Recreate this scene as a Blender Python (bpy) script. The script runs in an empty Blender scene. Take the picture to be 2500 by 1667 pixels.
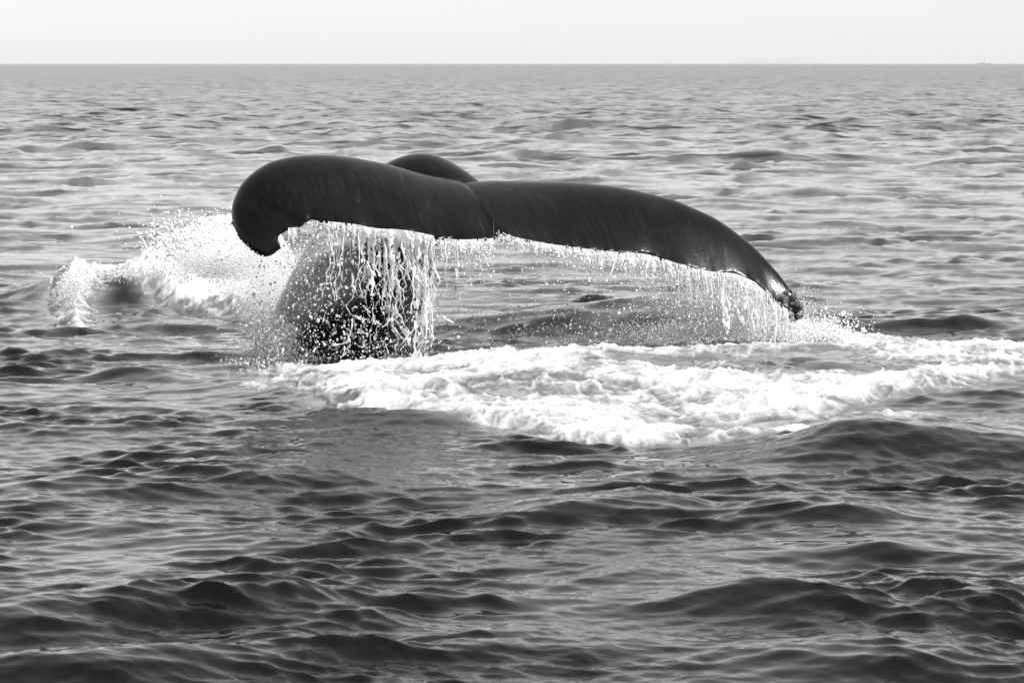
import bpy, math, random
import numpy as np
from mathutils import Vector

rng = np.random.default_rng(7)
random.seed(7)
scene = bpy.context.scene
COL = scene.collection

# ------------------------------------------------------------------ camera
H = 2.3                      # eye height above the mean water, metres
FPX = 10416.7                # 150 mm lens on a 36 mm sensor, per 2500 px width
KD = FPX / 6250.0
PITCH = math.atan((833.5 - 156.0) / FPX)
D = 32.4                     # distance of the flukes
cam = bpy.data.cameras.new('camera'); cam.lens = 150; cam.sensor_width = 36
cam.clip_start = 0.1; cam.clip_end = 200000
camo = bpy.data.objects.new('camera', cam); COL.objects.link(camo)
camo.location = (0, 0, H); camo.rotation_euler = (math.pi / 2 - PITCH, 0, 0)
cam.dof.use_dof = True; cam.dof.focus_distance = 32.0; cam.dof.aperture_fstop = 12.5
scene.camera = camo

# ------------------------------------------------------------------ light
SUN_EL, SUN_AZ = math.radians(55), math.radians(122)     # azimuth clockwise from the view direction (+Y)
world = bpy.data.worlds.new('World'); scene.world = world; world.use_nodes = True
wn, wl = world.node_tree.nodes, world.node_tree.links
wn.clear()
sky = wn.new('ShaderNodeTexSky'); sky.sky_type = 'NISHITA'; sky.sun_disc = False
sky.sun_elevation = SUN_EL; sky.sun_rotation = SUN_AZ
sky.air_density = 2.0; sky.dust_density = 0.03; sky.ozone_density = 1.0; sky.altitude = 0
bw = wn.new('ShaderNodeRGBToBW'); bg = wn.new('ShaderNodeBackground'); wo = wn.new('ShaderNodeOutputWorld')
bg.inputs['Strength'].default_value = 0.10
wl.new(sky.outputs[0], bw.inputs[0]); wl.new(bw.outputs[0], bg.inputs[0]); wl.new(bg.outputs[0], wo.inputs[0])
sun = bpy.data.lights.new('sun', 'SUN'); sun.energy = 5.0; sun.angle = math.radians(9); sun.color = (1, 1, 1)
suno = bpy.data.objects.new('sun', sun); COL.objects.link(suno)
sdir = Vector((math.sin(SUN_AZ) * math.cos(SUN_EL), math.cos(SUN_AZ) * math.cos(SUN_EL), math.sin(SUN_EL)))
suno.rotation_euler = sdir.to_track_quat('Z', 'Y').to_euler()
vs = scene.view_settings
vs.view_transform = 'Standard'; vs.look = 'None'; vs.exposure = 0.47; vs.gamma = 1.0
scene.render.engine = 'CYCLES'
cy = scene.cycles
cy.caustics_reflective = False; cy.caustics_refractive = False
cy.max_bounces = 6; cy.transmission_bounces = 4; cy.diffuse_bounces = 3; cy.glossy_bounces = 3; cy.transparent_max_bounces = 8
cy.use_denoising = True

# ------------------------------------------------------------------ helpers
CT, ST = math.cos(PITCH), math.sin(PITCH)
def ray(px, py):
    x = (np.asarray(px, float) - 1250) / FPX; y = (833.5 - np.asarray(py, float)) / FPX
    return np.stack([x, CT + y * ST, -ST + y * CT], -1)
def at(px, py, Y):
    r = ray(px, py); return np.array([0, 0, H]) + r * (np.asarray(Y, float) / r[..., 1])[..., None]
def ground(px, py, z=0.0):
    r = ray(px, py); return (np.array([0, 0, H]) + r * ((z - H) / r[..., 2])[..., None])[..., :2]
def sstep(a, b, x):
    t = np.clip((x - a) / (b - a), 0, 1); return t * t * (3 - 2 * t)

_perm = np.random.default_rng(11).permutation(4096).astype(np.int64)
_gx = np.cos(np.arange(4096) * 2.399963); _gy = np.sin(np.arange(4096) * 2.399963)
def _hash(i, j, s=0): return _perm[(_perm[(i + s * 131) & 4095] + j) & 4095]
def noise(x, y, s=0):
    x = np.asarray(x, float); y = np.asarray(y, float)
    i = np.floor(x).astype(np.int64); j = np.floor(y).astype(np.int64); fx = x - i; fy = y - j
    u = fx * fx * fx * (fx * (fx * 6 - 15) + 10); v = fy * fy * fy * (fy * (fy * 6 - 15) + 10)
    def g(di, dj):
        h = _hash(i + di, j + dj, s); return _gx[h] * (fx - di) + _gy[h] * (fy - dj)
    a = g(0, 0); b = g(1, 0); c = g(0, 1); d = g(1, 1)
    return 1.5 * ((a + (b - a) * u) * (1 - v) + (c + (d - c) * u) * v)
def fbm(x, y, o=4, s=0, gain=.5):
    r = 0; a = 1.0; t = 0
    for k in range(o):
        r = r + a * noise(x * 2 ** k + 17.3 * k, y * 2 ** k - 9.1 * k, s + k); t += a; a *= gain
    return r / t
def billow(x, y, o=4, s=0, gain=.5):
    r = 0; a = 1.0; t = 0
    for k in range(o):
        r = r + a * np.abs(noise(x * 2 ** k + 7.7 * k, y * 2 ** k + 3.3 * k, s + k)); t += a; a *= gain
    return r / t
def worley(x, y, s=0):
    i = np.floor(x).astype(np.int64); j = np.floor(y).astype(np.int64)
    f1 = np.full(x.shape, 9.0); f2 = np.full(x.shape, 9.0)
    for di in (-1, 0, 1):
        for dj in (-1, 0, 1):
            h = _hash(i + di, j + dj, s); h2 = _perm[(h + 77) & 4095]
            d = np.hypot(i + di + h / 4096 - x, j + dj + h2 / 4096 - y)
            f2 = np.where(d < f1, f1, np.minimum(f2, d)); f1 = np.minimum(f1, d)
    return f1, f2

def mesh_obj(name, verts, faces, mat, smooth=True, parent=None, **props):
    verts = np.asarray(verts, np.float32); faces = np.asarray(faces, np.int32)
    me = bpy.data.meshes.new(name); nv, (nf, k) = len(verts), faces.shape
    me.vertices.add(nv); me.vertices.foreach_set('co', verts.ravel())
    me.loops.add(nf * k); me.loops.foreach_set('vertex_index', faces.ravel())
    me.polygons.add(nf); me.polygons.foreach_set('loop_start', np.arange(nf, dtype=np.int32) * k)
    me.polygons.foreach_set('loop_total', np.full(nf, k, np.int32))
    if smooth: me.polygons.foreach_set('use_smooth', np.ones(nf, bool))
    me.update(calc_edges=True)
    if mat: me.materials.append(mat)
    o = bpy.data.objects.new(name, me); COL.objects.link(o)
    if parent: o.parent = parent
    for a, b in props.items(): o[a] = b
    return o
def attr(o, name, vals):
    a = o.data.attributes.new(name, 'FLOAT', 'POINT'); a.data.foreach_set('value', np.asarray(vals, np.float32).ravel())
def grid_faces(r, c, loop=False):
    i = np.arange(r - 1)[:, None] * c; j = np.arange(c if loop else c - 1)[None]; j2 = (j + 1) % c
    return np.stack([i + j, i + j2, i + c + j2, i + c + j], -1).reshape(-1, 4)

class Mat:
    def __init__(s, name):
        s.m = bpy.data.materials.new(name); s.m.use_nodes = True; s.t = s.m.node_tree; s.n = s.t.nodes; s.n.clear()
        s.out = s.n.new('ShaderNodeOutputMaterial')
    def new(s, typ, **kw):
        n = s.n.new('ShaderNode' + typ)
        for k, v in kw.items():
            if hasattr(n, k) and k not in n.inputs: setattr(n, k, v)
            else: n.inputs[k.replace('_', ' ')].default_value = v
        return n
    def link(s, a, b): s.t.links.new(a, b)
    def math(s, op, a, b=None):
        n = s.n.new('ShaderNodeMath'); n.operation = op
        for i, v in enumerate((a, b)):
            if v is None: continue
            if isinstance(v, (int, float)): n.inputs[i].default_value = v
            else: s.link(v, n.inputs[i])
        return n.outputs[0]
    def ramp(s, f, stops):
        n = s.n.new('ShaderNodeValToRGB'); e = n.color_ramp.elements
        while len(e) < len(stops): e.new(.5)
        for q, (p, v) in zip(e, stops): q.position = p; q.color = (v, v, v, 1)
        s.link(f, n.inputs[0]); return n.outputs[0]

# ------------------------------------------------------------------ materials
def sea_material():
    M = Mat('sea_water'); p = M.new('BsdfPrincipled'); p.inputs['IOR'].default_value = 1.35
    geo = M.new('NewGeometry'); pos = geo.outputs['Position']
    aer = M.new('Attribute', attribute_name='aeration').outputs['Fac']
    far = M.new('Attribute', attribute_name='far').outputs['Fac']
    cap = M.new('Attribute', attribute_name='ripple').outputs['Fac']
    # body colour: deep water, paler where it is full of air
    na = M.new('TexNoise', Scale=5.0, Detail=5.0); M.link(pos, na.inputs['Vector'])
    a2 = M.math('MULTIPLY', aer, M.ramp(na.outputs['Fac'], [(.30, .25), (.72, 1.0)]))
    col = M.new('MixRGB'); col.inputs[1].default_value = (.002, .002, .002, 1); col.inputs[2].default_value = (.62, .62, .62, 1)
    M.link(a2, col.inputs[0]); M.link(col.outputs[0], p.inputs['Base Color'])
    ro = M.math('ADD', M.math('MULTIPLY', far, .12), .025); M.link(ro, p.inputs['Roughness'])
    # fine capillary ripples, stretched across the wind
    mp = M.new('Mapping'); mp.inputs['Scale'].default_value = (.55, 1.0, 1.0); mp.inputs['Rotation'].default_value = (0, 0, .25); M.link(pos, mp.inputs['Vector'])
    n1 = M.new('TexNoise', Scale=24.0, Detail=3.0, Roughness=.55, Distortion=.6); M.link(mp.outputs[0], n1.inputs['Vector'])
    b1 = M.new('Bump', Distance=.0045); M.link(n1.outputs['Fac'], b1.inputs['Height']); M.link(cap, b1.inputs['Strength'])
    # slopes of waves too small to be meshed far away
    nv = M.new('TexNoise', Scale=1.3, Detail=3.0, Roughness=.6); M.link(mp.outputs[0], nv.inputs['Vector'])
    sub = M.new('VectorMath', operation='SUBTRACT'); M.link(nv.outputs['Color'], sub.inputs[0]); sub.inputs[1].default_value = (.5, .5, .5)
    mul = M.new('VectorMath', operation='MULTIPLY'); M.link(sub.outputs[0], mul.inputs[0]); mul.inputs[1].default_value = (1.8, 2.7, 0)
    sc = M.new('VectorMath', operation='SCALE'); M.link(mul.outputs[0], sc.inputs[0]); M.link(far, sc.inputs['Scale'])
    ad = M.new('VectorMath', operation='ADD'); M.link(b1.outputs[0], ad.inputs[0]); M.link(sc.outputs[0], ad.inputs[1])
    nn = M.new('VectorMath', operation='NORMALIZE'); M.link(ad.outputs[0], nn.inputs[0])
    M.link(nn.outputs[0], p.inputs['Normal']); M.link(p.outputs[0], M.out.inputs[0])
    return M.m
def foam_material():
    M = Mat('sea_foam'); geo = M.new('NewGeometry'); pos = geo.outputs['Position']
    n1 = M.new('TexNoise', Scale=60.0, Detail=4.0, Roughness=.65); M.link(pos, n1.inputs['Vector'])
    n2 = M.new('TexNoise', Scale=9.0, Detail=4.0, Roughness=.6, Distortion=.8); M.link(pos, n2.inputs['Vector'])
    den = M.new('Attribute', attribute_name='foam_density').outputs['Fac']
    mq = M.new('Mapping'); mq.inputs['Scale'].default_value = (1.0, .45, 1.0); M.link(pos, mq.inputs['Vector'])
    n3 = M.new('TexNoise', Scale=2.2, Detail=6.0, Roughness=.62, Distortion=1.2); M.link(mq.outputs[0], n3.inputs['Vector'])
    f = M.math('ADD', den, M.math('ADD', M.math('MULTIPLY', M.math('SUBTRACT', n2.outputs['Fac'], .5), .7), M.math('MULTIPLY', M.math('SUBTRACT', n3.outputs['Fac'], .5), 1.1)))
    colr = M.ramp(f, [(.0, .18), (.33, .46), (.66, .74), (1.0, .92)])
    b = M.new('Bump', Distance=.012, Strength=.6); M.link(n1.outputs['Fac'], b.inputs['Height'])
    p = M.new('BsdfPrincipled'); p.inputs['Roughness'].default_value = .45; p.inputs['IOR'].default_value = 1.25
    M.link(colr, p.inputs['Base Color']); M.link(b.outputs[0], p.inputs['Normal'])
    t = M.new('BsdfTranslucent'); M.link(colr, t.inputs['Color'])
    mx = M.new('MixShader'); mx.inputs[0].default_value = .25; M.link(p.outputs[0], mx.inputs[1]); M.link(t.outputs[0], mx.inputs[2])
    M.link(mx.outputs[0], M.out.inputs[0]); return M.m
def drop_material():
    M = Mat('falling_water')
    p = M.new('BsdfPrincipled'); p.inputs['Base Color'].default_value = (.94, .94, .94, 1); p.inputs['Roughness'].default_value = .15; p.inputs['IOR'].default_value = 1.333
    t = M.new('BsdfTranslucent'); t.inputs['Color'].default_value = (.95, .95, .95, 1)
    mx = M.new('MixShader'); mx.inputs[0].default_value = .4; M.link(p.outputs[0], mx.inputs[1]); M.link(t.outputs[0], mx.inputs[2])
    M.link(mx.outputs[0], M.out.inputs[0]); return M.m
def skin_material():
    M = Mat('wet_whale_skin'); geo = M.new('NewGeometry'); pos = geo.outputs['Position']
    pale = M.new('Attribute', attribute_name='pale').outputs['Fac']
    cd = Vector((.28, -.80, -.52)).normalized()
    dt = M.new('VectorMath', operation='DOT_PRODUCT'); M.link(pos, dt.inputs[0]); dt.inputs[1].default_value = cd
    sq = M.new('VectorMath', operation='SCALE'); sq.inputs[0].default_value = cd; M.link(M.math('MULTIPLY', dt.outputs['Value'], -.93), sq.inputs['Scale'])
    along = M.new('VectorMath', operation='ADD'); M.link(pos, along.inputs[0]); M.link(sq.outputs[0], along.inputs[1])
    st = M.new('TexNoise', Scale=34.0, Detail=4.0, Roughness=.6, Distortion=.4); M.link(along.outputs[0], st.inputs['Vector'])
    bl = M.new('TexNoise', Scale=3.0, Detail=4.0); M.link(pos, bl.inputs['Vector'])
    base = M.math('ADD', M.math('MULTIPLY', M.ramp(st.outputs['Fac'], [(.45, 0.), (.80, 1.)]), .006), M.math('MULTIPLY', bl.outputs['Fac'], .004))
    sv = M.new('VectorMath', operation='MULTIPLY'); M.link(along.outputs[0], sv.inputs[0]); sv.inputs[1].default_value = (2.2, 2.2, 2.2)
    sn = M.new('TexNoise', Scale=4.0, Detail=2.0, Distortion=1.5); M.link(sv.outputs[0], sn.inputs['Vector'])
    scr = M.math('MULTIPLY', M.ramp(sn.outputs['Fac'], [(.605, 0.), (.618, 1.), (.631, 0.)]), M.ramp(bl.outputs['Fac'], [(.5, 0.), (.65, 1.)]))
    base = M.math('ADD', base, M.math('MULTIPLY', scr, .025))
    fine = M.new('TexNoise', Scale=45.0, Detail=3.0); M.link(pos, fine.inputs['Vector'])
    pl = M.math('MULTIPLY', pale, M.ramp(bl.outputs['Fac'], [(.3, .75), (.7, 1.0)]))
    mix = M.new('MixRGB'); M.link(base, mix.inputs[1]); mix.inputs[2].default_value = (.40, .40, .40, 1); M.link(pl, mix.inputs[0])
    p = M.new('BsdfPrincipled'); M.link(mix.outputs[0], p.inputs['Base Color']); p.inputs['IOR'].default_value = 1.36
    M.link(M.ramp(bl.outputs['Fac'], [(.3, .27), (.7, .40)]), p.inputs['Roughness'])
    b1 = M.new('Bump', Distance=.003, Strength=.4); M.link(st.outputs['Fac'], b1.inputs['Height'])
    b2 = M.new('Bump', Distance=.002, Strength=.5); M.link(fine.outputs['Fac'], b2.inputs['Height']); M.link(b1.outputs[0], b2.inputs['Normal'])
    p.inputs['Specular IOR Level'].default_value = .22; p.inputs['Coat Weight'].default_value = .4; M.link(M.ramp(sn.outputs['Fac'], [(.35, .07), (.65, .26)]), p.inputs['Coat Roughness']); p.inputs['Coat IOR'].default_value = 1.34; M.link(b2.outputs[0], p.inputs['Coat Normal'])
    M.link(b2.outputs[0], p.inputs['Normal']); M.link(p.outputs[0], M.out.inputs[0]); return M.m
def plain(name, v, rough=.6, scale=8.0, var=.3):
    M = Mat(name); geo = M.new('NewGeometry'); n = M.new('TexNoise', Scale=scale, Detail=4.0); M.link(geo.outputs['Position'], n.inputs['Vector'])
    p = M.new('BsdfPrincipled'); p.inputs['Roughness'].default_value = rough
    M.link(M.ramp(n.outputs['Fac'], [(.3, v * (1 - var)), (.7, v * (1 + var))]), p.inputs['Base Color']); M.link(p.outputs[0], M.out.inputs[0]); return M.m
M_SEA, M_FOAM, M_DROP, M_SKIN = sea_material(), foam_material(), drop_material(), skin_material()

# ------------------------------------------------------------------ the sea surface
def tile(n, L, seed, lam_lo, lam_hi, lam_peak, power, wind, spread, rms):
    r = np.random.default_rng(seed); k1 = np.fft.fftfreq(n, L / n) * 2 * np.pi
    kx, ky = np.meshgrid(k1, k1, indexing='ij'); k = np.hypot(kx, ky); k[0, 0] = 1
    kp = 2 * np.pi / lam_peak
    S = k ** -power * np.exp(-1.25 * (kp / k) ** 2)
    S *= sstep(2 * np.pi / lam_lo * .8, 2 * np.pi / lam_lo * 1.2, k) * (1 - sstep(2 * np.pi / lam_hi * .8, 2 * np.pi / lam_hi * 1.2, k))
    c = np.cos(np.arctan2(ky, kx) - wind); S *= np.abs(c) ** spread + .06
    S[0, 0] = 0
    A = np.sqrt(S) * (r.normal(size=k.shape) + 1j * r.normal(size=k.shape))
    h = np.fft.ifft2(A).real; s = rms / h.std()
    return [(h * s).astype(np.float32), (np.fft.ifft2(1j * kx / k * A).real * s).astype(np.float32), (np.fft.ifft2(1j * ky / k * A).real * s).astype(np.float32), L, n]
def sample(T, x, y):
    L, n = T[3], T[4]; u = x / L * n; v = y / L * n
    i = np.floor(u).astype(np.int64); j = np.floor(v).astype(np.int64); fu = (u - i).astype(np.float32); fv = (v - j).astype(np.float32)
    i0 = i % n; j0 = j % n; i1 = (i0 + 1) % n; j1 = (j0 + 1) % n
    w = ((1 - fu) * (1 - fv), fu * (1 - fv), (1 - fu) * fv, fu * fv)
    return [w[0] * a[i0, j0] + w[1] * a[i1, j0] + w[2] * a[i0, j1] + w[3] * a[i1, j1] for a in T[:3]]
WIND = math.radians(80)
TA = tile(1024, 47.0, 3, 47, 1.1, 4.2, 3.9, WIND, 1.2, 1.0)
TB = tile(2048, 23.7, 5, 2.6, .13, 1.0, 3.7, WIND + .30, 2.2, 1.0)
TC = tile(1024, 6.1, 9, .40, .045, .22, 4.2, WIND - .2, 1.6, 1.0)
RA, RB, RC = .0155, .0152, .0025

# hand-placed swells: (px, py, half-width across m, half-depth m, height m, turn rad)
BUMPS = [
    (330, 1465, .62, .27, .125, .12), (0, 1510, .5, .26, .11, -.1), (640, 1475, .42, .22, .085, .05), (960, 1440, .6, .20, .075, .02), (720, 1560, .42, .2, .085, -.2), (1320, 1545, .55, .2, .075, .1), (150, 1610, .6, .24, .10, .1), (480, 1600, .4, .2, .07, -.1),     # dark wave at the lower left
    (1400, 1225, .45, .26, .085, .12), (1560, 1212, .35, .2, .06, 0), (2300, 1050, 1.0, .45, .15, .16), (2060, 1080, .5, .3, .09, .2), (1900, 1225, .35, .2, .06, 0), (2060, 1240, .3, .2, .06, 0), (2200, 1310, .4, .2, .07, .1), (2350, 1450, .4, .25, .07, -.1), (2100, 1560, .6, .3, .08, .1), (1550, 1385, .35, .2, .06, 0),
    (2300, 765, 1.0, .42, .15, -.05), (2020, 770, .6, .35, .08, .05),
    (1330, 760, 1.3, .50, .16, .05), (1650, 745, 1.0, .5, .17, -.05),                               # churned water behind the flukes
    (1850, 1440, .38, .22, .09, 0), (640, 1145, .6, .25, .08, .1), (250, 1170, .6, .3, .08, -.1), (350, 900, .35, .3, .07, -.1), (1020, 995, .7, .3, .10, -.12),
    (1480, 300, 3.0, 1.6, .22, 0), (1920, 372, 1.9, 1.1, .20, .1), (130, 326, 1.6, 1.0, .16, 0),
    (230, 740, .75, .50, .27, .15), (470, 720, .8, .55, .30, 0), (590, 720, .7, .55, .37, 0), (690, 735, .5, .5, .22, 0),          # the wave breaking at the left
    (1700, 1020, 1.3, .8, -.06, 0), (1450, 915, 2.0, 1.0, .12, 0), (1850, 880, 1.2, .9, .08, 0), (2250, 875, 1.4, 1.0, .10, 0),
]
_BP = [(ground(px, py, 0.0 if px < 750 and py < 850 else max(h, 0.0)), a, b * 1.4, h, t) for px, py, a, b, h, t in BUMPS]
def sea(x, y):
    """displacement of the surface over the resting point (x, y)"""
    d = np.hypot(x, y)
    ca, sa = math.cos(.5), math.sin(.5)
    a = sample(TA, x + 7.3, y + 3.1)
    a2 = sample(TA, (ca * x + sa * y) * .77 + 11, (-sa * x + ca * y) * .77 + 29)
    b = sample(TB, x, y)
    c = sample(TC, x, y)
    mod = .36 + 1.05 * sstep(-.28, .60, fbm(x / 1.5 + 5, y / 2.4, 3, 21))
    moda = np.clip(.95 + 1.1 * fbm(x / 9. + 3, y / 12., 3, 25), .3, 2.0)
    modc = np.clip(.85 + 1.3 * fbm(x / 1.7, y / 2.4 + 9, 3, 31), .25, 2.0)
    f = np.exp(-(d / 900.) ** 2); fc = 1 - sstep(30, 80, d); fb = 1 - sstep(200, 500, d)
    near = 1 - .25 * np.exp(-((y - 25.5) / 4.) ** 2)
    far_ = 1 + 2.9 * sstep(45, 140, d)
    wa, wa2, wb, wc = RA * f * near * moda * far_, RA * .6 * f * far_, RB * mod * fb, RC * modc * fc * (.45 + .5 * np.minimum(mod, 1.4))
    h = wa * a[0] + wa2 * a2[0] + wb * b[0] + wc * c[0]
    chop = 1.15
    dx = chop * (wa * a[1] + wa2 * (ca * a2[1] - sa * a2[2]) + (.8 * wb) * b[1] + .8 * wc * c[1])
    dy = chop * (wa * a[2] + wa2 * (sa * a2[1] + ca * a2[2]) + (.8 * wb) * b[2] + .8 * wc * c[2])
    wx = x + .12 * noise(x * 1.3, y * 1.3, 50); wy = y + .15 * noise(x * 1.1 + 9, y * 1.1, 51)
    for (g, aa, bb, hh, t) in _BP:
        u = (wx - g[0]) * math.cos(t) + (wy - g[1]) * math.sin(t); v = -(wx - g[0]) * math.sin(t) + (wy - g[1]) * math.cos(t)
        v = np.where(v < 0, v / bb, v / (bb * 1.5)); u = u / aa
        e = hh * np.exp(-(u * u + v * v)); h = h + e
    return dx, dy, h

# --- foam cover, laid out on the water plane
def poly_sd(x, y, pts):
    pts = np.asarray(pts); inside = np.zeros(x.shape, bool); dist = np.full(x.shape, 1e9)
    for p, q in zip(pts, np.roll(pts, -1, 0)):
        e = q - p; wx, wy = x - p[0], y - p[1]; t = np.clip((wx * e[0] + wy * e[1]) / (e @ e + 1e-9), 0, 1)
        dist = np.minimum(dist, np.hypot(wx - e[0] * t, wy - e[1] * t))
        c = (p[1] > y) != (q[1] > y); inside ^= c & (x < (q[0] - p[0]) * (y - p[1]) / (q[1] - p[1] + 1e-12) + p[0])
    return np.where(inside, dist, -dist)
def line_d(x, y, pts):
    pts = np.asarray(pts); dist = np.full(x.shape, 1e9)
    for p, q in zip(pts[:-1], pts[1:]):
        e = q - p; wx, wy = x - p[0], y - p[1]; t = np.clip((wx * e[0] + wy * e[1]) / (e @ e + 1e-9), 0, 1)
        dist = np.minimum(dist, np.hypot(wx - e[0] * t, wy - e[1] * t))
    return dist
def gpts(pts, z=0.): p = np.array(pts, float); return ground(p[:, 0], p[:, 1], z)
MAIN = gpts([(725, 955), (770, 915), (860, 893), (960, 886), (1060, 888), (1180, 905), (1300, 885), (1450, 880), (1600, 872), (1750, 860), (1880, 838), (1990, 835), (2150, 850), (2300, 862), (2420, 858), (2560, 850),
             (2560, 935), (2380, 955), (2230, 975), (2060, 1008), (1900, 1040), (1740, 1058), (1600, 1062), (1500, 1070), (1380, 1055), (1280, 1050), (1150, 1040), (1060, 1022), (960, 1008), (850, 1010), (780, 992)])
BREAK = gpts([(115, 760), (150, 712), (225, 690), (330, 688), (430, 680), (520, 668), (620, 672), (720, 700), (730, 745), (700, 800), (610, 790), (540, 775), (440, 770), (380, 755), (330, 735), (270, 725), (225, 752), (215, 800), (150, 800)])
HOLES = [(1790, 1030, .75, .30, .62), (2150, 985, .5, .25, .35), (1790, 930, .60, .42, .55), (2000, 938, .4, .35, .35), (1560, 985, .6, .55, .25), (1250, 975, .5, .5, .35), (2250, 925, 1.0, .5, .55), (1030, 945, .22, .3, .5), (1720, 890, .3, .4, .3), (2330, 880, .5, .4, .4), (1600, 930, .35, .3, .3)]
BANDS = [([(1700, 1005), (1900, 1000), (2050, 978), (2200, 952), (2350, 938), (2520, 930)], .20, .74), ([(1350, 1052), (1500, 1075), (1700, 1082), (1850, 1068), (2000, 1045), (2150, 1020), (2280, 1008), (2440, 1020)], .20, .68),
         ([(170, 835), (260, 828), (360, 838), (470, 846), (560, 838)], .30, .30), ([(330, 760), (420, 790), (520, 800), (640, 806), (730, 800)], .22, .48), ([(590, 955), (700, 940), (800, 955)], .5, .30), ([(180, 790), (230, 805), (300, 815)], .14, .45), ([(600, 900), (690, 918), (790, 922)], .34, .52),
         ([(1050, 800), (1250, 790), (1450, 770), (1600, 762)], .35, .30), ([(1480, 812), (1620, 800), (1760, 805), (1900, 810)], .45, .55), ([(2000, 1030), (2200, 1045), (2420, 1050)], .2, .2)]
def lace(x, y, s):
    wx = x + .25 * fbm(x * 1.7, y * 1.7, 3, s + 1); wy = y + .35 * fbm(x * 1.5 + 4, y * 1.5, 3, s + 2)
    f1, f2 = worley(wx * 3.2, wy * 1.9, s); g1, g2 = worley(wx * 8 + 5, wy * 5, s + 3)
    return np.exp(-((f2 - f1) / .13) ** 2) * .6 + np.exp(-((g2 - g1) / .16) ** 2) * .35
def main_mask(x, y):
    sd = poly_sd(x, y, MAIN); m = .5 + np.clip(sd / .60, -1.1, .44)
    for px, py, a, b, s in HOLES:
        g = ground(px, py); m = m - s * np.exp(-((x - g[0]) / a) ** 2 - ((y - g[1]) / (b * KD)) ** 2)
    for pts, w, s in BANDS: m = np.maximum(m, np.minimum(m, .05) + (s + .25) * np.exp(-(line_d(x, y, gpts(pts)) / (w * 1.3)) ** 2))
    return m
def break_mask(x, y):
    sd = poly_sd(x, y, BREAK); return .5 + np.clip(sd / .40, -1.1, .6)
def foam_field(x, y):
    a, b = main_mask(x, y), break_mask(x, y); m = np.maximum(a, b)
    return m + .50 * fbm(x * 1.1, y * .6, 4, 61) + .24 * fbm(x * 5, y * 2.6, 3, 64) + .50 * (lace(x, y, 70) - .30), a, b

# --- mesh: fine where waves can be told apart, coarse beyond and to the sides
rows_px = np.concatenate([np.linspace(1.2, 690, 1040), np.geomspace(710, 1500, 20)])
ys = H * 2560 * KD / rows_px[::-1]
ys = np.concatenate([[-60, -30, -12, -2, 1.5, 3.0], ys[ys > 3.6], [9000, 15000, 30000, 60000]])
u = np.linspace(-.145, .145, 960)
side = np.array([.155, .17, .19, .22, .25, .27, .30, .34, .4, .5, .65, .9, 1.4, 2.4, 5.0])
u = np.concatenate([-side[::-1], u, side])
sc_ = np.maximum(ys, 8.0)
X = sc_[:, None] * u[None]; Y = np.repeat(ys[:, None], len(u), 1)
dx, dy, h = sea(X, Y)
edge = (1 - sstep(.15, .5, np.abs(u)))[None] * sstep(2, 5, ys)[:, None]
far_flat = 1 - sstep(700, 1500, Y)
h *= edge * far_flat; dx *= edge * far_flat; dy *= edge * far_flat
seao = mesh_obj('sea', np.stack([X + dx, Y + dy, h], -1).reshape(-1, 3), grid_faces(len(ys), len(u)), M_SEA,
                kind='structure', label='choppy grey sea stretching to the horizon')
fm, fa, fb_ = foam_field(X, Y)
attr(seao, 'aeration', np.clip(.62 * sstep(-.10, .75, np.maximum(fa, fb_)), 0, 1))
attr(seao, 'far', sstep(45, 220, Y) * .85 + .15 * sstep(150, 600, Y))
attr(seao, 'ripple', np.clip((.35 + 1.0 * fbm(X / 1.7, Y / 2.4 + 9, 3, 31)) * (1 - sstep(50, 140, Y)), 0.03, 1.0))

# ------------------------------------------------------------------ foam as raised, lumpy sheets
def foam_sheet(name, x0, x1, y0, y1, nx, ny, which, lump, label, cat):
    gx, gy = np.meshgrid(np.linspace(x0, x1, nx), np.linspace(y0, y1, ny))
    m, a, b = foam_field(gx, gy); own = a if which == 'a' else b; other = b if which == 'a' else a
    m = np.where(own >= other, m, -1)
    dx, dy, h = sea(gx, gy)
    core = sstep(.45, 1.05, own)
    bil = .55 + .8 * fbm(gx * 1.5, gy * 1.0, 3, 81, .5) + .35 * (billow(gx * 6, gy * 4, 4, 85, .6) - .25)
    t = .05 * np.clip(m - .5, -.6, .8) + core * lump * bil + (.022 * (billow(gx * 13, gy * 8, 3, 92, .6) - .2) + .010 * fbm(gx * 34, gy * 24, 2, 90)) * sstep(.4, .8, m)
    keep = (m > .30)
    cell = keep[:-1, :-1] | keep[1:, :-1] | keep[:-1, 1:] | keep[1:, 1:]
    F = grid_faces(ny, nx)[cell.ravel()]
    V = np.stack([gx + dx, gy + dy, h + t], -1).reshape(-1, 3); dens = np.clip((m - .46) * 1.22, 0, 1).ravel()
    used = np.unique(F); rm = np.zeros(len(V), np.int64); rm[used] = np.arange(len(used))
    o = mesh_obj(name, V[used], rm[F], M_FOAM, kind='stuff', label=label, category=cat)
    attr(o, 'foam_density', dens[used]); return o
foam_sheet('sea_foam', -2.7, 4.9, 24.4, 40.5, 700, 720, 'a', .085, 'broad bright white churned foam spreading right of the whale tail', 'foam')
foam_sheet('breaking_foam', -4.7, -1.2, 35.4, 44.5, 300, 400, 'b', .20, 'white foam of the wave breaking left of the whale tail', 'foam')

# ------------------------------------------------------------------ the whale
def spline(P, n):
    P = np.asarray(P, float); Q = np.vstack([2 * P[0] - P[1], P, 2 * P[-1] - P[-2]]); t = np.linspace(0, len(P) - 1 - 1e-9, n)
    i = t.astype(int); f = (t - i)[:, None]; a, b, c, d = Q[i], Q[i + 1], Q[i + 2], Q[i + 3]
    return .5 * (2 * b + (c - a) * f + (2 * a - 5 * b + 4 * c - d) * f ** 2 + (3 * b - a - 3 * c + d) * f ** 3)
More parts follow.
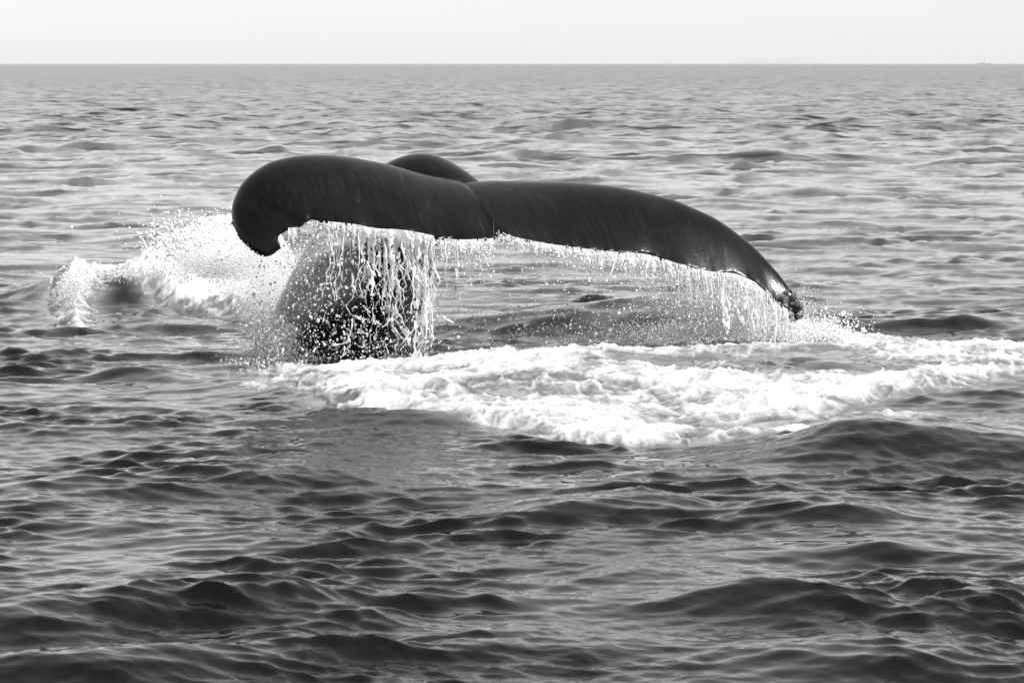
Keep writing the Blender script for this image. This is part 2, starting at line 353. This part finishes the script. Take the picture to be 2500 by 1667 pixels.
# leading edge (px, py, depth) and trailing edge (px, py, depth), thickness, camber
LEFT = [(1175, 470, .48, 1205, 540, -.46, .30, .05), (1110, 466, .50, 1213, 580, -.60, .30, .06), (1045, 454, .50, 1155, 588, -.64, .30, .08), (970, 434, .46, 1088, 586, -.64, .28, .10), (900, 413, .40, 1032, 573, -.62, .26, .11),
        (830, 397, .32, 975, 564, -.60, .25, .12), (765, 389, .23, 920, 561, -.58, .23, .13), (702, 389, .12, 860, 550, -.56, .21, .13), (650, 402, .02, 800, 544, -.54, .20, .13), (611, 428, -.08, 752, 541, -.53, .18, .13),
        (581, 464, -.17, 728, 557, -.53, .16, .12), (567, 505, -.27, 703, 560, -.53, .14, .10), (571, 548, -.36, 686, 573, -.53, .12, .08), (592, 588, -.44, 681, 600, -.54, .10, .06), (615, 610, -.49, 673, 618, -.54, .08, .04), (638, 625, -.53, 655, 626, -.54, .05, .0)]
RIGHT = [(1120, 474, .48, 1200, 548, -.46, .30, .05), (1200, 462, .50, 1230, 572, -.58, .27, .07), (1270, 457, .48, 1300, 592, -.58, .25, .09), (1350, 456, .44, 1400, 607, -.56, .24, .10), (1430, 459, .38, 1490, 617, -.54, .23, .11), (1510, 466, .32, 1580, 625, -.50, .22, .11),
         (1588, 479, .25, 1660, 648, -.47, .20, .11), (1656, 498, .17, 1730, 665, -.44, .19, .11), (1720, 526, .08, 1795, 672, -.42, .17, .10), (1783, 568, -.02, 1840, 692, -.40, .15, .09), (1838, 612, -.10, 1875, 722, -.39, .13, .08),
         (1884, 658, -.18, 1905, 745, -.39, .11, .06), (1920, 701, -.25, 1930, 765, -.38, .09, .04), (1946, 731, -.30, 1941, 775, -.37, .08, .02), (1957, 756, -.34, 1951, 782, -.36, .06, .0)]
def lobe(tab, seed, sgn):
    S = spline(tab, 150); n = len(S); t = np.linspace(0, 1, n)
    w = 1 - sstep(.55, .95, t); S[:, 2] += .12 * w; S[:, 1] += 12 * w; S[:, 7] = S[:, 7] * .30
    L = at(S[:, 0], S[:, 1], D + S[:, 2]); T = at(S[:, 3], S[:, 4], D + S[:, 5])
    c = T - L; mid = (L + T) / 2; s = np.gradient(mid, axis=0); nn = np.cross(c, s) * sgn; nn /= np.linalg.norm(nn, axis=1)[:, None]
    cl = np.linalg.norm(c, axis=1)
    jag = (.046 * noise(t * 13, t * 0 + seed, 8) + .018 * noise(t * 26, t * 0 + seed, 5) + .022 * np.abs(noise(t * 55, t * 0 + seed, 6)) + .012 * noise(t * 90, t * 0, 7)) * 1.3 * sstep(.04, .1, t) * (1 - sstep(.86, .97, t))
    jv = c / cl[:, None] * jag[:, None]
    uu = .5 - .5 * np.cos(np.linspace(0, np.pi, 28))
    pr = 5 * (.2969 * np.sqrt(uu) - .126 * uu - .3516 * uu ** 2 + .2843 * uu ** 3 - .1015 * uu ** 4)
    ring = []
    wob = 1 + .05 * noise(t * 9, t * 0 + 3, seed)
    for side_, idx in ((1, range(28)), (-1, range(26, 0, -1))):
        for q in idx:
            off = S[:, 7] * cl * 4.6 * uu[q] ** .75 * (1 - uu[q]) + side_ * (S[:, 6] * (1.0 if side_ > 0 else .9) * wob * pr[q] + .007)
            ring.append(L + c * uu[q] + jv * uu[q] ** 14 + nn * off[:, None])
    V = np.stack(ring, 1); k = V.shape[1]
    F = grid_faces(n, k, loop=True)
    V = V.reshape(-1, 3); caps = []
    for r in (0, n - 1):
        V = np.vstack([V, V[r * k:(r + 1) * k].mean(0)]); ci = len(V) - 1
        for j in range(k):
            a, b = r * k + j, r * k + (j + 1) % k; caps.append((a, b, ci, ci) if r else (b, a, ci, ci))
    return V, F, np.array(caps)
# tail stock: px, py, depth, half-width, half-thickness
STOCK = [(1150, 512, .15, .22, .08), (1122, 500, .40, .28, .12), (1082, 474, .70, .31, .21), (1026, 466, 1.0, .37, .27), (982, 512, 1.22, .39, .32), (945, 560, 1.24, .44, .40), (903, 640, 1.16, .49, .47), (866, 730, 1.06, .54, .52), (838, 830, .96, .59, .58), (825, 950, .86, .62, .62), (820, 1060, .8, .64, .64)]
def stock():
    S = spline(STOCK, 90); P = at(S[:, 0], S[:, 1], D + S[:, 2]); tan = np.gradient(P, axis=0); tan /= np.linalg.norm(tan, axis=1)[:, None]
    sx = np.array([1., 0, 0]) - tan * tan[:, :1]; sx /= np.linalg.norm(sx, axis=1)[:, None]; nz = np.cross(sx, tan)
    th = np.linspace(0, 2 * np.pi, 48, endpoint=False); V = []
    for q in th:
        c, s_ = math.cos(q), math.sin(q); k = 1.0 + .10 * max(0, s_) ** 6           # keel on the back
        V.append(P + sx * (c * S[:, 3])[:, None] + nz * (s_ * k * S[:, 4])[:, None])
    V = np.stack(V, 1); F = grid_faces(90, 48, loop=True); V = V.reshape(-1, 3); caps = []
    for r in (0, 89):
        V = np.vstack([V, V[r * 48:(r + 1) * 48].mean(0)]); ci = len(V) - 1
        for j in range(48):
            a, b = r * 48 + j, r * 48 + (j + 1) % 48; caps.append((a, b, ci, ci) if r else (b, a, ci, ci))
    return V, F, np.array(caps)
VV, FF, n0 = [], [], 0
for V, F, C in (lobe(LEFT, 1, -1), lobe(RIGHT, 2, 1), stock()):
    VV.append(V); FF += [tuple(f) for f in (F + n0)] + [tuple(f[:3]) for f in (C + n0)]; n0 += len(V)
me = bpy.data.meshes.new('raw'); me.from_pydata(np.vstack(VV).tolist(), [], FF); me.update()
import bmesh
bm = bmesh.new(); bm.from_mesh(me); bmesh.ops.recalc_face_normals(bm, faces=bm.faces); bm.to_mesh(me); bm.free()
tmp = bpy.data.objects.new('raw', me); COL.objects.link(tmp)
rm_ = tmp.modifiers.new('r', 'REMESH'); rm_.mode = 'VOXEL'; rm_.voxel_size = .014; rm_.use_smooth_shade = True
sm = tmp.modifiers.new('s', 'SMOOTH'); sm.factor = .5; sm.iterations = 6
dg = bpy.context.evaluated_depsgraph_get(); body_me = bpy.data.meshes.new_from_object(tmp.evaluated_get(dg))
bpy.data.objects.remove(tmp)
for p in body_me.polygons: p.use_smooth = True
whale = bpy.data.objects.new('whale_tail', None); COL.objects.link(whale)
wb_ = ground(830, 870); whale.location = (wb_[0], wb_[1], 0)
whale['label'] = 'dark wet whale tail flukes raised above the water, dripping along the rear edge'; whale['category'] = 'whale'
body_me.materials.clear(); body_me.materials.append(M_SKIN)
body = bpy.data.objects.new('body', body_me); COL.objects.link(body); body.parent = whale
body.matrix_parent_inverse = __import__('mathutils').Matrix.Translation(-whale.location)
co = np.zeros(len(body_me.vertices) * 3, np.float32); body_me.vertices.foreach_get('co', co); co = co.reshape(-1, 3)
# pale skin on the left flank of the underside of the stock
xe = -1.42 + .32 * np.clip(co[:, 2], 0, 1.3) + .10 * noise(co[:, 0] * 3, co[:, 2] * 3, 3) + .05 * noise(co[:, 0] * 9, co[:, 2] * 9, 4)
pale = (1 - sstep(-.10, .16, co[:, 0] - xe)) * sstep(D + .4, D + .55, co[:, 1]) * (1 - sstep(1.25, 1.4, co[:, 2])) * (.55 + .45 * sstep(.05, .6, co[:, 2]))
attr(body, 'pale', np.clip(pale, 0, 1))

# barnacles crusting the tips
def barnacle_proto(r, hgt, seg=7):
    V = []; 
    for rr, z in ((1.0, 0), (.85, .55), (.55, 1.0), (.32, .92), (.25, .45)):
        for k in range(seg): V.append((r * rr * math.cos(2 * math.pi * k / seg) * (1 + .12 * (k % 2)), r * rr * math.sin(2 * math.pi * k / seg), z * hgt))
    V.append((0, 0, .4 * hgt)); F = []
    for a in range(4):
        for k in range(seg): F.append((a * seg + k, a * seg + (k + 1) % seg, (a + 1) * seg + (k + 1) % seg, (a + 1) * seg + k))
    for k in range(seg): F.append((4 * seg + k, 4 * seg + (k + 1) % seg, len(V) - 1))
    m = bpy.data.meshes.new('barnacle'); m.from_pydata(V, [], F); m.update(); return m
M_BARN = plain('barnacle_shell', .16, .5, 60, .6)
nrm = np.zeros(len(co) * 3, np.float32); body_me.vertices.foreach_get('normal', nrm); nrm = nrm.reshape(-1, 3)
bmesh_ = barnacle_proto(.018, .020); bmesh_.materials.append(M_BARN)
inv = __import__('mathutils').Matrix.Translation(-whale.location)
def barnacles(centre, rad, n, smin, smax, stretch=None, cond=None):
    d = np.linalg.norm(co - centre, axis=1); w = d < rad
    if cond is not None: w &= cond
    idx = np.where(w)[0]; idx = rng.choice(idx, min(n, len(idx)), replace=False)
    for i in idx:
        o = bpy.data.objects.new('barnacle', bmesh_); COL.objects.link(o); o.parent = whale; o.matrix_parent_inverse = inv
        o.location = Vector(co[i]) - Vector(nrm[i]) * .003; o.rotation_euler = Vector(nrm[i]).to_track_quat('Z', 'Y').to_euler(); o.scale = (rng.uniform(smin, smax),) * 3
barnacles(at(1946, 752, D - .34), .16, 46, .7, 1.7)
for q in ((575, 560, -.36), (590, 585, -.42), (605, 603, -.46), (622, 618, -.5)):
    barnacles(at(q[0], q[1], D + q[2]), .07, 5, .35, .8)

# ------------------------------------------------------------------ falling water
def te_line(tab, n=400):
    S = spline(tab, n); return at(S[:, 3], S[:, 4], D + S[:, 5])
TE_L, TE_R = te_line(LEFT), te_line(RIGHT)
def te_at(line, px):
    q = (line[:, 0] / line[:, 1]) * FPX + 1250; o = np.argsort(q); return np.stack([np.interp(px, q[o], line[o, k]) for k in range(3)], -1)
def curtain(line, px0, px1, length, seed, dens, thick, fs, depth, fade):
    """a falling web of water: strands, films with holes and torn ends, closed and as thick as its field is strong"""
    n = int((px1 - px0) / 1.5); P = te_at(line, np.linspace(px0, px1, n)); m = int(length / .008)
    s = np.concatenate([[0], np.cumsum(np.linalg.norm(np.diff(P[:, :2], axis=0), axis=1))]); v = np.linspace(0, length, m)
    Sg, Vg = np.meshgrid(s, v); Lg = np.broadcast_to(fade(np.linspace(px0, px1, n))[None], Sg.shape); q = Vg / Lg
    sw = Sg + .035 * fbm(Sg * 3, Vg * 2.2, 3, seed) * (.3 + q * 1.6) + .012 * noise(Sg * 11, Vg * 9, seed + 9)
    strand = np.exp(-(noise(sw * fs, Vg * .55 + seed, seed + 1) / .16) ** 2) * (.6 + .5 * noise(sw * 5, Vg * 4, seed + 2))
    f1, f2 = worley(sw * 15 + .8 * noise(Sg * 9, Vg * 6, seed + 3), Vg * 6.5 + .6 * noise(Sg * 7, Vg * 5, seed + 4), seed + 5)
    web = np.exp(-((f2 - f1) / .15) ** 2)
    g1, g2 = worley(sw * 42, Vg * 26, seed + 6); blob = np.exp(-(g1 / .33) ** 2)
    patch = .5 + .9 * fbm(Sg * 2.6, Vg * 1.9, 3, seed + 7)
    film = 1 - sstep(.02, .13, Vg + .05 * noise(Sg * 14, Sg * 0, seed + 8))
    f = .75 * strand + .55 * web * patch + .40 * blob * patch + .55 * film * (.55 + .6 * blob)
    thr = (1 - dens) + .55 * (1 - sstep(0, .10, np.minimum(Sg, s[-1] - Sg) + .05 * noise(Vg * 6, Sg * 3, seed + 13))) + .75 * q ** 2.2 + 2.0 * sstep(.9, 1.1, q)
    t = thick * np.clip(f - thr, 0, .8)
    y = P[None, :, 1] + depth - .06 + .10 * fbm(Sg * 2.5, Vg * 1.7, 3, seed + 11) * (.15 + q) + .02 * noise(Sg * 12, Vg * 7, seed + 12)
    x = P[None, :, 0] + (sw - Sg); z = P[None, :, 2] - Vg + .012
    k = t > 1e-5; cell = k[:-1, :-1] | k[1:, :-1] | k[:-1, 1:] | k[1:, 1:]
    F = grid_faces(m, n)[cell.ravel()]; N = m * n
    A = np.stack([x, y - t, z], -1).reshape(-1, 3); B = np.stack([x, y + t, z], -1).reshape(-1, 3)
    return np.vstack([A, B]), np.vstack([F, F[:, ::-1] + N])
def merge_obj(name, parts, **props):
    V, F, n0 = [], [], 0
    for v, f in parts:
        used = np.unique(f); rm = np.zeros(len(v), np.int64); rm[used] = np.arange(len(used)); V.append(v[used]); F.append(rm[f] + n0); n0 += len(used)
    return mesh_obj(name, np.vstack(V), np.vstack(F), M_DROP, kind='stuff', **props)
def strands(line, px, length, radius, wig, seed, spread=.03):
    """threads of water, each a closed tapering tube that swells into beads and wanders as it falls"""
    r = np.random.default_rng(seed); out = []; P0 = te_at(line, px)
    for k, p in enumerate(P0):
        L = length[k]; n = max(8, int(L / .014)); q = np.linspace(0, 1, n); v = q * L; sx = px[k] * .0031
        ph = r.uniform(0, 50); w2 = wig * r.uniform(.4, 1.6)
        x = p[0] + w2 * (noise(ph + 0 * v, v * 3.1, seed) * 1.5 + .7 * noise(ph + 9 + 0 * v, v * 8, seed + 1) + .25 * noise(ph + 4 + 0 * v, v * 22, seed + 6)) * np.minimum(1, v / .3) + spread * r.normal() * q
        y = p[1] + r.normal() * .05 * q + .5 * wig * noise(ph + 0 * v, v * 4, seed + 2) - .05
        bead = noise(ph + 0 * v, v * 26, seed + 3)
        rad = radius[k] * (1 - .3 * q) * (.8 + .5 * noise(ph + 2 + 0 * v, v * 9, seed + 4)) * (1 - sstep(.92, 1, q))
        brk = sstep(r.uniform(.2, .55), 1.0, q)
        rad = np.clip(rad * (1 + 1.3 * bead * (.3 + brk)) - radius[k] * .8 * brk * (noise(ph + 6 + 0 * v, v * 12, seed + 5) > -.05), .0003, None)
        th = np.arange(6) * np.pi / 3
        V = np.stack([x[:, None] + rad[:, None] * np.cos(th), y[:, None] + rad[:, None] * np.sin(th), np.repeat((p[2] + .012 - v)[:, None], 6, 1)], -1).reshape(-1, 3)
        out.append((V, grid_faces(n, 6, loop=True)))
    return out
flat = lambda L: (lambda px: np.full(px.shape, L))
merge_obj('falling_water', [
    curtain(TE_L, 790, 1075, 1.15, 101, .36, .022, 13, .0, lambda p: .40 + .75 * sstep(800, 900, p)),
    curtain(TE_L, 850, 1068, 1.15, 202, .40, .024, 11, .04, flat(1.14)),
    curtain(TE_L, 880, 1065, 1.15, 303, .42, .026, 9, -.03, flat(1.15)),
    curtain(TE_L, 985, 1060, 1.15, 404, .80, .026, 12, .02, flat(1.5)),
    curtain(TE_L, 705, 728, .62, 505, .95, .012, 14, .0, flat(.62))]
    + strands(TE_L, rng.uniform(865, 1063, 30), rng.uniform(.35, 1.15, 30), rng.uniform(.003, .0075, 30), .06, 41)
    + strands(TE_L, rng.uniform(1005, 1060, 9), rng.uniform(.8, 1.2, 9), rng.uniform(.005, .010, 9), .05, 45)
    + strands(TE_L, rng.uniform(785, 870, 14), rng.uniform(.25, .7, 14), rng.uniform(.003, .006, 14), .03, 47),
    label='white strands of water pouring off the left fluke in front of the tail stock', category='falling water')
merge_obj('dripping_water', [
    curtain(TE_R, 1215, 1960, .75, 606, 0.40, .020, 10, .03, lambda p: .09 + .10 * sstep(1250, 1500, p) + .50 * sstep(1560, 1850, p)),
    curtain(TE_R, 1420, 1940, .75, 707, 0.34, .020, 8, .08, lambda p: .12 + .55 * sstep(1550, 1850, p)),
    curtain(TE_L, 1075, 1205, .40, 808, 0.30, .014, 10, .04, flat(.33))]
    + strands(TE_R, np.linspace(1225, 1900, 150) + rng.uniform(-3, 3, 150), (.04 + .10 * sstep(1300, 1600, np.linspace(1225, 1900, 150)) + .16 * sstep(1600, 1800, np.linspace(1225, 1900, 150))) * rng.uniform(.4, 1.7, 150), rng.uniform(.002, .0045, 150), .02, 51)
    + strands(TE_L, rng.uniform(1070, 1200, 26), rng.uniform(.05, .38, 26), rng.uniform(.002, .004, 26), .02, 55),
    label='thin curtain of water dripping from the rear edge of the right fluke', category='falling water')

# ------------------------------------------------------------------ spray: drops of every size
def drops(pts, rad): return np.asarray(pts, float), np.asarray(rad, float)
def lognr(n, med, sig, lo, hi): return np.clip(med * np.exp(rng.normal(size=n) * sig), lo, hi)
def box_px(n, x0, x1, y0, y1, d0, d1, med, sig, lo=.002, hi=.014, bias=None):
    px = rng.uniform(x0, x1, n); py = rng.uniform(y0, y1, n); dd = rng.uniform(d0, d1, n)
    if bias is not None:
        w = bias(px, py) > rng.uniform(size=n); px, py, dd = px[w], py[w], dd[w]
    return at(px, py, D + dd), lognr(len(px), med, sig, lo, hi)
def blob_px(n, cx, cy, sx, sy, d, sd, med, sig, lo=.002, hi=.014):
    return at(cx + sx * rng.normal(size=n), cy + sy * rng.normal(size=n), D + d + sd * rng.normal(size=n)), lognr(n, med, sig, lo, hi)
def ligaments(n, cx, cy, sx, sy, d, sd, length, r0):
    P, R = [], []
    for _ in range(n):
        p = at(cx + sx * rng.normal(), cy + sy * rng.normal(), D + d + sd * rng.normal()); k = rng.integers(6, 16); v = rng.normal(size=3) * .6; v[2] += rng.choice([-1, 1]); v /= np.linalg.norm(v)
        a = rng.normal(size=3) * 1.2; L = length * rng.uniform(.4, 1.4); r = r0 * rng.uniform(.5, 1.2)
        for j in range(k):
            q = j / k; P.append(p + v * L * q + a * L * q * q * .5); R.append(r * (.45 + .55 * abs(math.sin(5 * q + _))) * (1 - .4 * q))
    return np.array(P), np.array(R)
def fringe(line, n, px0, px1, fall, med, sig, hi=.010):
    px = rng.uniform(px0, px1, n); p = te_at(line, px); f = fall(px); p[:, 2] -= rng.exponential(1, n) * f; p[:, 1] += .05 * rng.normal(size=n) + .03; p[:, 0] += .02 * rng.normal(size=n)
    k = p[:, 2] > .03; return p[k], lognr(k.sum(), med, sig, .0015, hi)
def drop_object(name, sets, **props):
    P = np.vstack([a for a, b in sets]); R = np.concatenate([b for a, b in sets]); k = P[:, 2] > -.02
    w = np.ones(len(P), bool)                                        # nothing hangs above the edge the water runs off
    for line in (TE_L, TE_R):
        o = np.argsort(line[:, 0]); xl = line[o]; zz = np.interp(P[:, 0], xl[:, 0], xl[:, 2], left=9, right=9)
        w &= ~((P[:, 2] > zz - .01) & (P[:, 1] < D + .9) & (zz < 8))
    k &= w | (rng.uniform(size=len(P)) < .004); P, R = P[k], R[k]
    me = bpy.data.meshes.new(name); me.vertices.add(len(P)); me.vertices.foreach_set('co', P.astype(np.float32).ravel()); me.update()
    o = bpy.data.objects.new(name, me); COL.objects.link(o); attr(o, 'radius', R); attr(o, 'stretch', rng.uniform(.8, 1.7, len(P))); o['kind'] = 'stuff'
    for a, b in props.items(): o[a] = b
    g = bpy.data.node_groups.new(name, 'GeometryNodeTree')
    g.interface.new_socket('Geometry', in_out='INPUT', socket_type='NodeSocketGeometry'); g.interface.new_socket('Geometry', in_out='OUTPUT', socket_type='NodeSocketGeometry')
    N = g.nodes; i = N.new('NodeGroupInput'); ou = N.new('NodeGroupOutput'); ico = N.new('GeometryNodeMeshIcoSphere'); ico.inputs['Radius'].default_value = 1; ico.inputs['Subdivisions'].default_value = 2
    sm = N.new('GeometryNodeSetShadeSmooth'); sma = N.new('GeometryNodeSetMaterial'); sma.inputs['Material'].default_value = M_DROP
    ins = N.new('GeometryNodeInstanceOnPoints'); na = N.new('GeometryNodeInputNamedAttribute'); na.data_type = 'FLOAT'; na.inputs['Name'].default_value = 'radius'
    nb = N.new('GeometryNodeInputNamedAttribute'); nb.data_type = 'FLOAT'; nb.inputs['Name'].default_value = 'stretch'; mu = N.new('ShaderNodeMath'); mu.operation = 'MULTIPLY'; cx = N.new('ShaderNodeCombineXYZ')
    rr = N.new('FunctionNodeRandomValue'); rr.data_type = 'FLOAT_VECTOR'; rr.inputs['Min'].default_value = (-.5, -.5, -.5); rr.inputs['Max'].default_value = (.5, .5, .5)
    l = g.links.new; l(i.outputs[0], ins.inputs['Points']); l(ico.outputs['Mesh'], sm.inputs[0]); l(sm.outputs[0], sma.inputs[0]); l(sma.outputs[0], ins.inputs['Instance'])
    l(na.outputs['Attribute'], mu.inputs[0]); l(nb.outputs['Attribute'], mu.inputs[1]); l(na.outputs['Attribute'], cx.inputs[0]); l(na.outputs['Attribute'], cx.inputs[1]); l(mu.outputs[0], cx.inputs[2]); l(cx.outputs[0], ins.inputs['Scale']); l(rr.outputs[0], ins.inputs['Rotation'])
    l(ins.outputs[0], ou.inputs[0]); md = o.modifiers.new('drops', 'NODES'); md.node_group = g; return o
drop_object('falling_drops', [
    box_px(1900, 690, 1075, 560, 900, -.75, .25, .0034, .55, .002, .011, lambda x, y: np.clip((y - 520) / 330, .1, 1) * (1 - .6 * np.abs((x - 900) / 190) ** 3)),
    blob_px(600, 870, 835, 85, 42, -.35, .25, .0046, .45), ligaments(70, 900, 770, 80, 70, -.4, .2, .10, .008), ligaments(60, 960, 650, 60, 50, -.45, .15, .12, .007),
    blob_px(260, 660, 740, 40, 50, .2, .3, .0036, .5), blob_px(1600, 670, 825, 32, 34, -.05, .2, .0034, .5), blob_px(9000, 668, 838, 26, 22, .0, .15, .0021, .4), ligaments(40, 665, 830, 30, 25, -.05, .2, .08, .006), blob_px(2600, 660, 910, 60, 22, .0, .35, .0032, .5), blob_px(5000, 690, 885, 55, 14, .2, .3, .0020, .4), blob_px(900, 760, 660, 45, 80, -.4, .2, .004, .4)],
    label='drops of water raining below the left fluke', category='water drops')
drop_object('fringe_drops', [
    fringe(TE_R, 15000, 1215, 1955, lambda p: .035 + .06 * sstep(1300, 1600, p) + .12 * sstep(1600, 1850, p), .0025, .5), fringe(TE_L, 2500, 1060, 1208, lambda p: .06 + 0 * p, .0035, .5, .008),
    fringe(TE_L, 2200, 770, 1060, lambda p: .07 + 0 * p, .0042, .5), box_px(900, 1050, 1750, 640, 850, -.4, 1.2, .0034, .5, .002, .011), box_px(800, 1050, 1500, 750, 870, -.4, .8, .0042, .5)],
    label='fine drops falling from the rear edge of the right fluke', category='water drops')
drop_object('tip_spray', [
    blob_px(22000, 1835, 765, 62, 30, .25, .2, .0020, .35), blob_px(14000, 1740, 750, 75, 38, .2, .2, .0019, .35), blob_px(6000, 1950, 812, 60, 14, .2, .25, .0034, .5), blob_px(14000, 1700, 812, 100, 13, .4, .3, .0020, .4), blob_px(300, 2010, 790, 60, 25, .2, .3, .004, .5)],
    label='misty white spray hanging beneath the right fluke tip', category='spray')
drop_object('wave_spray', [
    blob_px(30000, 560, 645, 75, 20, 5.3, .25, .0020, .35), blob_px(1300, 600, 630, 75, 30, 5.0, .4, .0036, .5), blob_px(16000, 655, 700, 40, 34, 2.6, .4, .0018, .4), blob_px(9000, 690, 745, 35, 26, 2.2, .3, .0020, .4), blob_px(260, 670, 700, 40, 35, 3.0, .4, .0036, .5), blob_px(600, 430, 590, 42, 22, 5.67, .3, .0065, .55, .002, .02), ligaments(30, 425, 592, 40, 25, 5.67, .25, .16, .013), ligaments(26, 560, 610, 60, 25, 5.35, .3, .14, .011),
    blob_px(700, 500, 560, 90, 28, 5.51, .4, .005, .5), blob_px(1800, 168, 718, 14, 18, 5.2, .2, .0026, .5), blob_px(1800, 190, 690, 18, 14, 5.3, .2, .0028, .5), ligaments(26, 175, 700, 18, 22, 5.2, .2, .09, .008), blob_px(1500, 300, 668, 70, 9, 5.8, .25, .0030, .5), blob_px(1500, 700, 760, 40, 35, 2.59, .4, .0045, .5)],
    label='white spray flying off the wave breaking left of the tail', category='spray')

# ------------------------------------------------------------------ horizon
def island():
    w = 1300.; n = 60; m = 10; V = []
    xs = np.linspace(-1, 1, n)
    for j in range(m):
        f = j / (m - 1)
        for x in xs:
            hh = max(0, 1 - abs(x) ** 2.2) * (62 + 16 * float(noise(x * 3 + 2, 0.3, 4)) + 8 * float(noise(x * 11, .7, 5)))
            V.append((x * w / 2, 400 * (f - .5) * math.sqrt(max(0.02, 1 - x * x)), -2 + hh * math.sin(math.pi * f) ** .7))
    V = np.array(V) * np.array([1.0, 1.9, 1.25]); g = at(1905, 156, 52000); V = V + np.array([g[0], 52000, 0])
    return mesh_obj('island', V, grid_faces(m, n), plain('island_rock', .30, .9, .02), kind='structure', label='faint low island on the hazy horizon')
island()

def boat(px, Y, L):
    g = at(px, 156, Y); root = bpy.data.objects.new('distant_boat', None); COL.objects.link(root); root.location = (g[0], Y, 0)
    root['label'] = 'tiny pale boat barely showing on the horizon at the far right'; root['category'] = 'boat'
    xs = np.linspace(-1, 1, 13); w = .16 * L * np.sqrt(np.clip(1 - np.abs(xs) ** 3, 0.02, 1)); sh = .075 * L * (1 + .5 * np.clip(xs, 0, 1) ** 2)
    V = []
    for x, b, t in zip(xs, w, sh): V += [(x * L / 2, -b, t), (x * L / 2 * .93, -b * .7, -.3), (x * L / 2 * .93, b * .7, -.3), (x * L / 2, b, t)]
    F = [tuple(f) for f in grid_faces(13, 4, loop=True)]
    mesh_obj('hull', V, F, plain('boat_paint', .55, .5, .5, .1), parent=root)
    def box(name, x0, x1, y, z0, z1, m, rake=0.):
        V = [(x0, -y, z0), (x1, -y, z0), (x1, y, z0), (x0, y, z0), (x0 + rake, -y * .9, z1), (x1 - rake, -y * .9, z1), (x1 - rake, y * .9, z1), (x0 + rake, y * .9, z1)]
        mesh_obj(name, V, [(0, 3, 2, 1), (4, 5, 6, 7), (0, 1, 5, 4), (1, 2, 6, 5), (2, 3, 7, 6), (3, 0, 4, 7)], m, smooth=False, parent=root)
    mw, md = plain('boat_white', .6, .5, .5, .1), plain('boat_trim', .25, .5, .5, .2)
    box('cabin', -.22 * L, .18 * L, .12 * L, .07 * L, .17 * L, mw, .02 * L); box('wheelhouse', -.05 * L, .12 * L, .09 * L, .171 * L, .25 * L, mw, .02 * L)
    box('windscreen', -.052 * L, .122 * L, .093 * L, .195 * L, .22 * L, md, .008 * L); box('mast', .0, .012 * L, .006 * L, .251 * L, .36 * L, md)
boat(2405, 20000., 74.)

# ------------------------------------------------------------------ haze
M = Mat('haze_air'); pv = M.new('VolumePrincipled'); pv.inputs['Density'].default_value = 2.5e-5; pv.inputs['Color'].default_value = (1, 1, 1, 1); pv.inputs['Anisotropy'].default_value = .0
M.link(pv.outputs[0], M.out.inputs['Volume'])
bx = np.array([[x, y, z] for x in (-32000., 32000.) for y in (-200., 61000.) for z in (-2., 110.)])
haze = mesh_obj('haze', bx, [(0, 1, 3, 2), (4, 6, 7, 5), (0, 4, 5, 1), (2, 3, 7, 6), (0, 2, 6, 4), (1, 5, 7, 3)], M.m, smooth=False, kind='stuff', label='thin pale haze over the sea')
